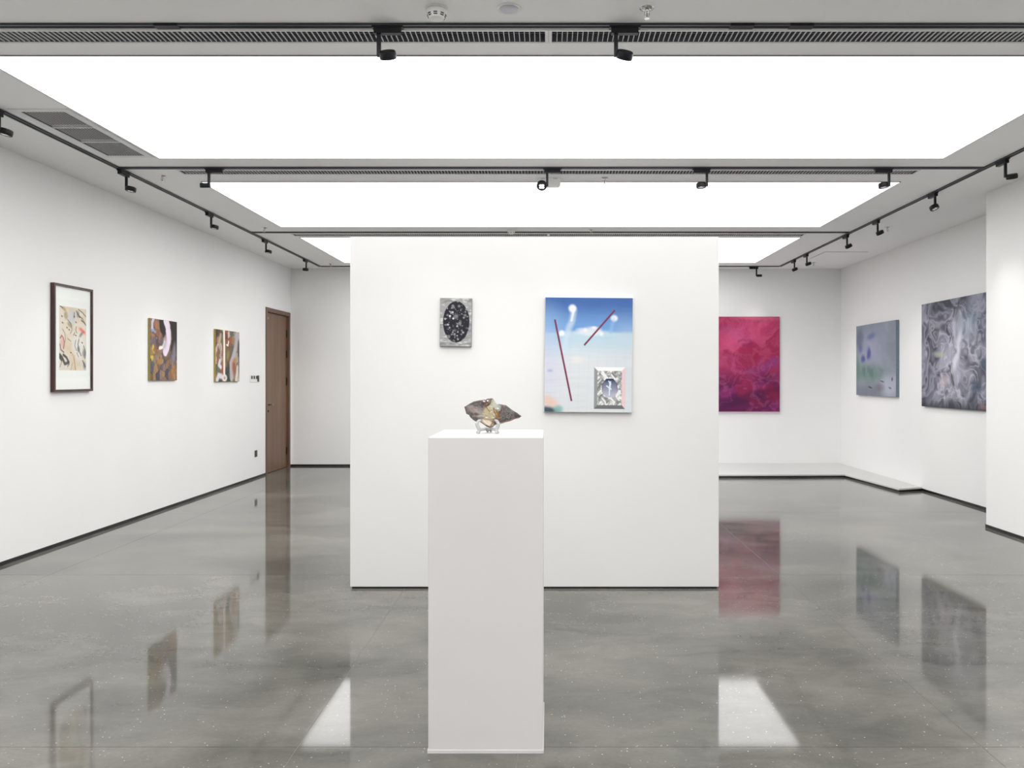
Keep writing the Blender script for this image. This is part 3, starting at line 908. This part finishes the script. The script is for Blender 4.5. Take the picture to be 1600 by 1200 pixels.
painted_grid('print', .395, .555, 90, 150, print_fn, paint_mat('ink print', .7, .05), t, (0, -.0222, .187))
MB().box(-fw/2+b_, fw/2-b_, -.031, -.029, b_, fh-b_).build('glass_pane', M['pane'], t)

# --- left wall, two small paintings
PAL_A = [colr(*c) for c in [(116,88,70),(98,84,96),(136,104,74),(74,70,86),(126,106,102),(150,120,84),(66,58,64),(108,98,110),(132,112,94),(86,88,102)]]
def rock_fn(U, V):
    asp = 1.1
    wu = U+(fbm(U*6, V*7, 3)-.5)*.12; wv = V+(fbm(U*6+5, V*7, 6)-.5)*.14
    bi, e = cells(wu, wv, 9, 7, 4)
    P = np.array(PAL_A)[bi % len(PAL_A)]
    n = fbm(U*18, V*16, 7, 3)
    img = P*(.75+.6*n[..., None])
    img = mixc(img, colr(46, 42, 54), (1-sm(.02, .12, e))*.55)
    nd = (fbm(U*8, V*6, 12)-.5)
    dark = np.maximum(blob(U+nd*.12, V+nd*.25, .88, .24, .30, .36, .0, .06), blob(U, V, .44, .10, .12, .20, -.2, .1))
    img = mixc(img, colr(30, 27, 26), dark*.97)
    # brown upper-left mass
    brown = blob(U+(n-.5)*.1, V, .24, .24, .20, .30, -.25, .18)
    bcol = np.array([colr(126,86,66), colr(150,104,74), colr(108,92,104), colr(96,72,62)])[cells(wu+.3, wv, 8, 10, 9)[0] % 4]
    img = img*(1-brown[..., None]) + (bcol*(.8+.5*n[..., None]))*brown[..., None]
    img = mixc(img, colr(150, 164, 196), blob(U+(n-.5)*.2, V+(n-.5)*.2, .14, .22, .09, .045, .2, .5)*.75)
    img = mixc(img, colr(206, 198, 214), stroke(U, V, [(.12,.0),(.07,.06),(.07,.14)], .035, asp)*.9)
    img = mixc(img, colr(30, 27, 28), blob(U, V, .42, .10, .09, .14, -.3, .2))
    # white crescent with fringed edge
    cr = stroke(U+(n-.5)*.03, V, [(.57,.0),(.64,.10),(.675,.22),(.67,.33),(.62,.44),(.55,.52)], .088, asp, .15)
    fringe = stroke(U+(fbm(U*30, V*30, 5, 2)-.5)*.06, V, [(.59,.0),(.67,.12),(.70,.24),(.69,.36),(.64,.48),(.57,.57)], .10, asp, .2)
    img = mixc(img, colr(120, 100, 66), fringe*.8)
    img = mixc(img, colr(224, 210, 228), cr)
    img = mixc(img, colr(244, 240, 240), stroke(U, V, [(.34,.47),(.44,.45),(.52,.36)], .03, asp)*.9)
    img = mixc(img, colr(176, 172, 176), blob(U, V, .54, .38, .07, .10, .3, .6)*.7)
    img = mixc(img, colr(90, 84, 88), blob(U, V, .42, .34, .06, .09, 0, .4)*.8)
    img = mixc(img, colr(216, 188, 62), np.maximum(blob(U+(n-.5)*.2, V+(n-.5)*.16, .10, .48, .06, .05, .4, .3), blob(U+(n-.5)*.2, V+(n-.5)*.16, .08, .65, .04, .05, 0, .3))*.85)
    img = mixc(img, colr(186, 136, 80), np.maximum(blob(U, V, .30, .69, .07, .05, -.3, .4), blob(U, V, .88, .87, .09, .12, 0, .3))*.55*(.5+n))
    img = mixc(img, colr(146, 132, 144), blob(U, V, .88, .55, .07, .18, .2, .5)*.7)
    return img
t = wall_art('painting', 'small canvas with white crescent over brown and purple rocks', 'painting', (XL, (8.265+8.861)/2, 1.419), math.pi/2, .596, .659, .024, rgb(150, 136, 74), rock_fn, 90, 150)
PAL_B = [colr(*c) for c in [(134,96,66),(70,82,62),(150,120,92),(104,64,50),(176,160,150),(62,70,72),(190,172,160),(120,110,70),(150,84,60),(92,98,84)]]
def marble_fn(U, V):
    asp = 1.0
    wu = U+(fbm(U*5, V*5, 23)-.5)*.25; wv = V+(fbm(U*5+5, V*5, 26)-.5)*.2
    bi, e = cells(wu, wv*.8, 9, 5, 24)
    n = fbm(U*16, V*14, 27, 3)
    img = np.array(PAL_B)[bi % len(PAL_B)]*(.7+.6*n[..., None])
    img = mixc(img, colr(40, 54, 54), np.maximum(blob(U, V, .55, .85, .14, .2, .1, .5), blob(U, V, .14, .92, .12, .1, 0, .5))*.8)
    img = mixc(img, colr(52, 50, 44), blob(U, V, .08, .06, .22, .08, 0, .4)*.8)
    img = mixc(img, colr(60, 76, 50), blob(U, V, .48, .52, .12, .2, 0, .6)*.6)
    img = mixc(img, colr(150, 140, 84), blob(U, V, .50, .48, .06, .10, .3, .6)*.7)
    img = mixc(img, colr(186, 176, 180), np.maximum(stroke(U, V, [(.88,.12),(.84,.32),(.74,.5),(.64,.64),(.66,.92)], .07, asp, .3), blob(U, V, .9, .08, .12, .10, 0, .4))*.9)
    img = mixc(img, colr(160, 84, 58), np.maximum(blob(U, V, .76, .7, .09, .14, .1, .5), blob(U, V, .27, .75, .06, .13, 0, .5))*.8)
    img = mixc(img, colr(196, 134, 66), blob(U, V, .80, .58, .06, .05, 0, .5)*.8)
    img = mixc(img, colr(190, 168, 158), stroke(U, V, [(.12,.28),(.2,.1)], .04, asp)*.7)
    img = mixc(img, colr(222, 216, 222), np.maximum(stroke(U, V, [(.17,.6),(.13,.68),(.2,.72)], .04, asp), stroke(U, V, [(.06,.96),(.12,.88),(.24,.9)], .05, asp))*.9)
    img = mixc(img, colr(226, 220, 214), stroke(U, V, [(.92,.72),(.9,.84),(.86,.96)], .05, asp)*.8)
    img = mixc(img, colr(240, 236, 226), stroke(U, V, [(.45,.28),(.5,.29),(.53,.21)], .018, asp)*.95)
    img = mixc(img, colr(236, 224, 218), stroke(U, V, [(.335,.0),(.345,.3),(.345,.86)], .036, asp, .15))
    img = mixc(img, colr(228, 216, 206), blob(U, V, .36, .93, .10, .07, 0, .25))
    img = mixc(img, colr(150, 120, 110), blob(U, V, .36, .93, .04, .03, 0, .5)*.7)
    img = mixc(img, colr(40, 42, 40), blob(U, V, .99, .6, .05, .3, 0, .4)*.7)
    return img
t = wall_art('painting', 'small marbled brown and green canvas with pale vertical stripe beside the switch', 'painting', (XL, (9.89+10.65)/2, 1.397), math.pi/2, .76, .667, .024, rgb(168, 146, 78), marble_fn, 90, 130)

# --- partition
def oval_fn(U, V):
    asp = 1.53
    n = fbm(U*5, V*16, 41, 5)
    img = np.zeros(U.shape+(3,))+colr(150, 150, 150)
    img = mixc(img, colr(200, 200, 198), sm(.42, .66, n)*.9)
    img = mixc(img, colr(110, 112, 114), sm(.5, .75, fbm(U*4+7, V*18, 44, 4))*.7)
    el = blob(U, V, .515, .49, .425, .432, .01, .012)
    ov = np.zeros(U.shape+(3,))+colr(26, 26, 36)
    ov = ov*(.8+.5*fbm(U*9, V*12, 47, 3)[..., None])
    rs = np.random.RandomState(77)
    for k in range(150):
        u, v = .1+.82*rs.rand(), .06+.86*rs.rand()
        r = .010+.026*rs.rand()**1.6
        c = int(80+110*rs.rand()**1.3)
        mk = blob(U, V, u, v, r, r/asp, 0, .5)
        ov = mixc(ov, colr(c, c, c+6), mk*(.55+.4*rs.rand()))
    for u, v, r, c in [(.31,.37,.03,235),(.42,.42,.028,235),(.40,.29,.026,205),(.25,.55,.03,190),(.55,.58,.026,200),(.74,.71,.034,160),(.40,.16,.045,130),(.60,.16,.04,125),(.50,.38,.07,115),(.63,.52,.05,130),(.28,.80,.05,120),(.80,.35,.04,120)]:
        ov = mixc(ov, colr(c, c, c), blob(U, V, u, v, r, r/asp, 0, .5)*.85)
    return img*(1-el[..., None]) + ov*el[..., None]
s_ = PY/F
t = wall_art('painting', 'small grey canvas with black speckled oval on the partition', 'painting', (xat(712.2, PY), PY, EYE+(590-541.6)*s_), 0, 49.3*s_, 75.2*s_, .022, rgb(120, 120, 122), oval_fn, 110, 170, tilt=math.radians(.8))

def sky_fn(U, V):
    asp = 1.305
    n = fbm(U*4, V*5, 61, 5); nf = fbm(U*3, V*60, 64, 3)
    top = colr(66, 104, 168); mid = colr(112, 158, 214); pale = colr(190, 213, 226); wht = colr(220, 223, 226)
    img = np.zeros(U.shape+(3,))+top
    img = mixc(img, mid, sm(.02, .27, V+.04*(n-.5)))
    edge = .295 + .03*(n-.5) - .02*blob(U, V, .52, .3, .2, .2, 0, .8)
    img = mixc(img, pale, sm(-.012, .03, V-edge))
    img = mixc(img, colr(178, 208, 224), sm(.3, .36, V)*(1-sm(.36, .5, V))*sm(.45, .8, U)*.5)
    img = mixc(img, wht, sm(.36, .56, V+.08*(n-.5))*.95)
    img = mixc(img, colr(150, 184, 222), blob(U, V, .0, .30, .22, .2, .3, .7)*.55)
    img = mixc(img, colr(206, 206, 226), blob(U, V, .02, .62, .16, .25, 0, .8)*.6)
    img = mixc(img, colr(206, 216, 224), blob(U, V, .95, .6, .2, .3, 0, .8)*.5)
    # faint woven lines
    gl = (np.abs(np.sin((V*asp+.12*U)*46)) < .16) & (V > .42)
    img = mixc(img, colr(196, 206, 214), gl*sm(.42, .6, V)*.35*sm(.3, .6, n))
    gl2 = (np.abs(np.sin(U*30+V*1.2)) < .12) & (V > .42)
    img = mixc(img, colr(200, 210, 216), gl2*.28)
    # clouds and comet heads
    for b in [(.45, .285, .07, .02, 0, .6), (.55, .270, .08, .022, .1, .6), (.64, .31, .04, .02, .6, .7), (.52, .31, .13, .022, 0, .7)]:
        img = mixc(img, colr(226, 232, 238), blob(U+(n-.5)*.12, V+(n-.5)*.06, *b)*.75)
    for b in [(.46, .283, .022, .014, 0, .6), (.56, .262, .026, .012, 0, .6), (.645, .315, .018, .014, 0, .6)]:
        img = mixc(img, colr(244, 240, 238), blob(U, V, *b)*.8)
    img = mixc(img, colr(206, 222, 236), stroke(U, V, [(.325,.11),(.31,.20),(.27,.27),(.24,.36),(.22,.48)], .032, asp, .8)*.65)
    img = mixc(img, colr(246, 246, 246), stroke(U, V, [(.325,.11),(.30,.20)], .012, asp, .8)*.7)
    for b in [(.31, .094, .040, .031, 0, .5), (.79, .178, .035, .025, 0, .6), (.19, .312, .03, .022, 0, .7)]:
        img = mixc(img, colr(246, 250, 252), blob(U, V, *b)*.97)
    img = mixc(img, colr(150, 186, 226), stroke(U, V, [(.785,.18),(.76,.26),(.75,.30)], .02, asp, .8)*.5)
    img = mixc(img, colr(238, 233, 226), blob(U, V, .37, .54, .06, .03, 0, .8)*.5)
    # earthy lower left corner
    img = mixc(img, colr(236, 190, 168), blob(U+(n-.5)*.1, V, .06, .915, .085, .05, .3, .8)*.75)
    img = mixc(img, colr(44, 70, 80), blob(U, V, .04, .985, .12, .03, .1, .6)*.95)
    img = mixc(img, colr(120, 176, 176), blob(U, V, .16, .975, .05, .03, 0, .6)*.8)
    img = mixc(img, colr(150, 160, 200), blob(U, V, .06, .64, .03, .012, 0, .7)*.6)
    # trompe l'oeil frame
    u0, u1, v0, v1 = .565, .925, .605, .972
    ui0, ui1, vi0, vi1 = .607, .885, .637, .938
    a = (U-u0)/(ui0-u0); b = (u1-U)/(u1-ui1); c = (V-v0)/(vi0-v0); d = (v1-V)/(v1-vi1)
    ins = (U > u0) & (U < u1) & (V > v0) & (V < v1)
    low = np.minimum(np.minimum(a, b), np.minimum(c, d))
    bev = ins & (low < 1)
    img = np.where((bev & (low == a))[..., None], colr(150, 152, 154), img)
    img = np.where((bev & (low == b))[..., None], colr(232, 204, 206), img)
    img = np.where((bev & (low == c))[..., None], colr(246, 246, 246), img)
    img = np.where((bev & (low == d))[..., None], colr(112, 114, 114), img)
    inn = ins & (low >= 1)
    tex = fbm(U*40+np.sin(V*60)*.8, V*52+np.sin(U*60)*.8, 71, 2)
    orn = np.zeros(U.shape+(3,))+colr(176, 177, 176)
    orn = mixc(orn, colr(244, 244, 242), sm(.50, .70, tex)*.9)
    orn = mixc(orn, colr(120, 122, 122), (1-sm(.26, .46, tex))*.9)
    img = np.where(inn[..., None], orn, img)
    # octagonal blue window with a pale figure
    wu, wv = (U-.746)/.089, (V-.788)/.083
    octm = np.maximum(np.maximum(np.abs(wu), np.abs(wv)), (np.abs(wu)+np.abs(wv))*.70) < 1
    g = np.clip((wv+1)/2, 0, 1)
    win = colr(34, 56, 98)*(1-g[..., None]) + colr(196, 194, 214)*g[..., None]
    win = mixc(win, colr(20, 34, 62), sm(.55, .95, np.maximum(-wv, np.maximum(np.abs(wu), 0)*.8))*(wv < .2)*.6)
    for pts, wd in [([(.746,.742),(.754,.752)], .010), ([(.750,.755),(.744,.795)], .0105), ([(.744,.80),(.742,.85)], .007), ([(.742,.79),(.716,.772)], .006), ([(.735,.728),(.746,.742)], .006), ([(.757,.732),(.750,.745)], .006), ([(.715,.768),(.708,.772)], .005), ([(.755,.79),(.762,.80)], .006)]:
        win = mixc(win, colr(222, 236, 246), stroke(U, V, pts, wd, asp, .4)*.95)
    img = np.where(octm[..., None], win, img)
    return img*(.84+.06*nf[..., None])
t = wall_art('painting', 'large sky blue canvas with two dark red lines and painted silver frame', 'painting', (xat(918.4, PY), PY, EYE+(590-644)*s_), 0, 136.5*s_, 178.5*s_, .03, rgb(196, 198, 200), sky_fn, 280, 366, tilt=math.radians(.55), grain=.04)
wS, hS = 136.5*s_-.004, 178.5*s_-.004
M['maroon'] = simple('dark red paint line', rgb(118, 28, 62), .5, noise=.12, scale=90)
M['maroon_dark'] = simple('dark violet paint line', rgb(58, 26, 54), .5, noise=.12, scale=90)
def red_line(u0, v0, u1, v1):
    A = Vector(((u0-.5)*wS, -.0308, (1-v0)*hS+.002)); B = Vector(((u1-.5)*wS, -.0308, (1-v1)*hS+.002))
    dr = (B-A).normalized(); nn = Vector((-dr.z, 0, dr.x))
    for off, wd, mt, dy in ((0, .0048, 'maroon', -.0006), (-.0045 if dr.x > 0 else .0045, .0028, 'maroon_dark', -.0004)):
        b = MB(); cA, cB = A+nn*off, B+nn*off
        q = [cA-nn*wd, cB-nn*wd, cB+nn*wd, cA+nn*wd]
        b.v = [tuple(p) for p in q] + [tuple(p+Vector((0, dy, 0))) for p in q]
        b.f = [(0,1,2,3), (7,6,5,4), (0,4,5,1), (1,5,6,2), (2,6,7,3), (3,7,4,0)]
        b.build('painted_line', M[mt], t)
red_line(.112, .192, .312, .905)
red_line(.795, .105, .447, .415)

# --- back wall, crimson canvas
def crimson_fn(U, V):
    x, y = U*1.0, V*1.32
    wx = fbm(x*4, y*4, 81, 4)-.5; wy = fbm(x*4+9, y*4, 85, 4)-.5
    n = fbm(x*3+wx*2.2, y*4+wy*2.2, 88, 5); n2 = fbm(x*7+wx*3, y*8+wy*3, 93, 4)
    img = np.zeros(U.shape+(3,))+colr(158, 42, 84)
    img = mixc(img, colr(190, 72, 114), sm(.42, .68, n)*(1-sm(.45, .8, V))*.85)
    img = mixc(img, colr(150, 28, 66), sm(.45, .7, fbm(x*4+5, y*4+wx, 97, 4))*sm(.35, .8, U)*(1-sm(.6, .9, V))*.8)
    img = mixc(img, colr(186, 84, 136), blob(U+wx*.5, V+wy*.3, .38, .22, .2, .06, .2, .8)*.5)
    img = mixc(img, colr(88, 26, 76), sm(.42, .80, V+.22*(n-.5)+.12*(n2-.5))*.92)
    img = mixc(img, colr(134, 44, 104), sm(.52, .72, n2)*sm(.35, .5, V)*.65)
    img = mixc(img, colr(158, 34, 66), np.maximum(blob(U+wx*.5, V+wy*.4, .55, .80, .11, .09, .3, .7), blob(U+wx*.5, V+wy*.4, .88, .80, .1, .1, 0, .8))*.5)
    img = mixc(img, colr(60, 18, 62), np.maximum(blob(U, V, .55, .86, .38, .05, -.25, .6), blob(U, V, .85, .66, .12, .06, .2, .7))*.55)
    img = mixc(img, colr(176, 70, 120), stroke(U+wx*.1, V+wy*.1, [(.1,.5),(.3,.44),(.42,.46),(.36,.54),(.5,.6),(.62,.58)], .025, 1.3, .8)*.5)
    img = mixc(img, colr(130, 62, 120), stroke(U+wx*.1, V+wy*.1, [(.6,.58),(.8,.5),(.95,.46)], .05, 1.3, .8)*.45)
    img = mixc(img, colr(196, 104, 124), blob(U+wx*.4, V+wy*.1, .62, .03, .3, .025, .02, .8)*.7)
    img = mixc(img, colr(120, 30, 90), blob(U, V, .06, .09, .16, .04, .1, .7)*.6)
    img = mixc(img, colr(120, 24, 60), stroke(U+wx*.08, V+wy*.08, [(.44,.26),(.5,.24),(.6,.25),(.62,.29),(.5,.30)], .02, 1.3, .7)*.5)
    d = np.minimum(np.minimum(U, 1-U), np.minimum(V, 1-V))
    rd = np.abs(fbm(x*6+wx*5, y*6+wy*5, 99, 3)-.5)*2
    img = mixc(img, colr(190, 96, 130), (1-sm(.0, .22, rd))*.22)
    return img*(.78+.44*n2[..., None])
dB = YB
zt, zb = EYE+(590-495)*dB/F, EYE+(590-643)*dB/F
xr = xat(1217.3, dB)
t = wall_art('painting', 'tall crimson and purple abstract canvas on the back wall', 'painting', (xr-.61, dB, zb), 0, 1.22, zt-zb, .035, rgb(110, 30, 66), crimson_fn, 130, 190)
MB().box(-.61, .61, -.036, -.001, -.012, -.001).build('bottom_strip', simple('pale batten', rgb(206, 176, 186), .6, noise=.05), t)

# --- right wall
def grey_fn(U, V):
    asp = .77
    n = fbm(U*5, V*4, 101, 5); ns = fbm(U*22, V*5, 104, 3)
    img = np.zeros(U.shape+(3,))+colr(134, 142, 154)
    img = mixc(img, colr(150, 156, 168), sm(.45, .7, n)*.7)
    img = mixc(img, colr(124, 134, 146), sm(.45, .7, fbm(U*4+9, V*6, 107, 4))*.5)
    img = mixc(img, colr(152, 152, 186), blob(U, V, .45, .3, .3, .25, 0, .8)*.4)
    img = mixc(img, colr(92, 100, 122), blob(U, V, .10, .19, .10, .14, .2, .7)*.85)
    img = mixc(img, colr(84, 92, 142), np.maximum(blob(U, V, .12, .33, .05, .06, 0, .7), blob(U, V, .40, .17, .10, .04, -.2, .8))*.7)
    img = mixc(img, colr(54, 64, 132), np.maximum(blob(U+(n-.5)*.12, V+(ns-.5)*.08, .34, .41, .055, .085, .15, .6), blob(U+(n-.5)*.12, V+(ns-.5)*.08, .18, .49, .055, .055, -.2, .6))*.85)
    img = mixc(img, colr(96, 124, 118), blob(U, V, .35, .68, .42, .12, .02, .6)*(.5+.6*ns)*.95)
    img = mixc(img, colr(84, 108, 102), blob(U+(n-.5)*.2, V+(ns-.5)*.1, .35, .68, .30, .07, .05, .7)*sm(.45, .65, ns)*.8)
    img = mixc(img, colr(90, 122, 112), blob(U, V, .03, .62, .07, .18, 0, .7)*.7)
    img = mixc(img, colr(104, 108, 122), sm(.76, .95, V+.05*(n-.5))*(1-sm(.5, .75, U))*.75)
    img = mixc(img, colr(176, 180, 198), blob(U, V, .85, .86, .18, .14, 0, .7)*.75)
    img = mixc(img, colr(110, 96, 104), blob(U, V, .62, .88, .10, .05, 0, .8)*.6)
    for u, v, a, b, c in [(.38, .885, .05, .012, (46,46,56)), (.68, .80, .05, .008, (60,64,74)), (.915, .77, .016, .025, (60,42,44)), (.865, .885, .03, .012, (92,92,100))]:
        img = mixc(img, colr(*c), blob(U, V, u, v, a, b, .2, .6)*.9)
    return img*(.93+.14*ns[..., None])
t = wall_art('painting', 'misty blue grey canvas on the recessed right wall', 'painting', (XRR, (10.716+12.10)/2, 1.183), -math.pi/2, 12.10-10.716, 1.056, .044, rgb(112, 128, 144), grey_fn, 90, 130)
def swirl_fn(U, V):
    x, y = U*1.27, V
    w1 = fbm(x*4, y*4, 121, 3)-.5; w2 = fbm(x*4+7, y*4+3, 125, 3)-.5
    a = x*6+w1*6+y*1.5; b = y*2.6+w2*5
    r1 = np.abs(fbm(a, b, 131, 2)-.5)*2
    n = fbm(x*3, y*3, 137, 4)
    fine = np.abs(fbm(x*12+w1*11, y*4.5+w2*9, 141, 2)-.5)*2
    img = np.zeros(U.shape+(3,))+colr(84, 86, 100)
    img = mixc(img, colr(122, 122, 138), sm(.35, .65, n)*.8)
    img = mixc(img, colr(50, 52, 62), sm(.30, .62, r1)*.75)
    img = mixc(img, colr(156, 158, 172), (1-sm(.0, .34, r1))*.55)
    img = mixc(img, colr(44, 46, 56), sm(.40, .70, fine)*.5)
    img = mixc(img, colr(196, 196, 208), (1-sm(.0, .34, fine))**1.5*(.15+.6*blob(U, V, .50, .60, .42, .42, 0, .8))*sm(.25, .6, fbm(x*9, y*7, 161, 2)))
    core = blob(U+w1*.4, V+w2*.3, .52, .52, .22, .36, .5, .8)
    tx = sm(.2, .75, fbm(x*14+w1*8, y*5+w2*6, 165, 3))
    img = mixc(img, colr(188, 188, 204), core*.7*tx)
    img = mixc(img, colr(214, 214, 226), stroke(U+w1*.2, V+w2*.2, [(.74,.22),(.62,.38),(.55,.52),(.42,.64),(.3,.74)], .04, .9, .8)*.8*tx)
    img = mixc(img, colr(186, 172, 174), blob(U, V, .35, .75, .08, .04, -.6, .6)*.55)
    img = mixc(img, colr(166, 178, 146), blob(U, V, .28, .50, .08, .02, .08, .8)*.65)
    img = mixc(img, colr(60, 78, 96), np.maximum(blob(U, V, .90, .60, .08, .05, 0, .6), blob(U, V, .78, .80, .07, .05, .4, .6))*.8)
    img = mixc(img, colr(36, 40, 50), sm(.88, 1.0, V+.1*(fbm(x*20, y*3, 151, 2)-.5))*.85)
    img = mixc(img, colr(120, 140, 160), blob(U, V, .7, .22, .12, .15, .4, .8)*.4)
    img = mixc(img, colr(150, 116, 112), blob(U, V, .86, .97, .04, .02, 0, .6)*.5)
    return img
t = wall_art('painting', 'large grey swirling abstract canvas partly hidden by the near right wall', 'painting', (XRR, (8.35+9.99)/2, 1.086), -math.pi/2, 9.99-8.35, 1.292, .04, rgb(60, 64, 74), swirl_fn, 150, 190)
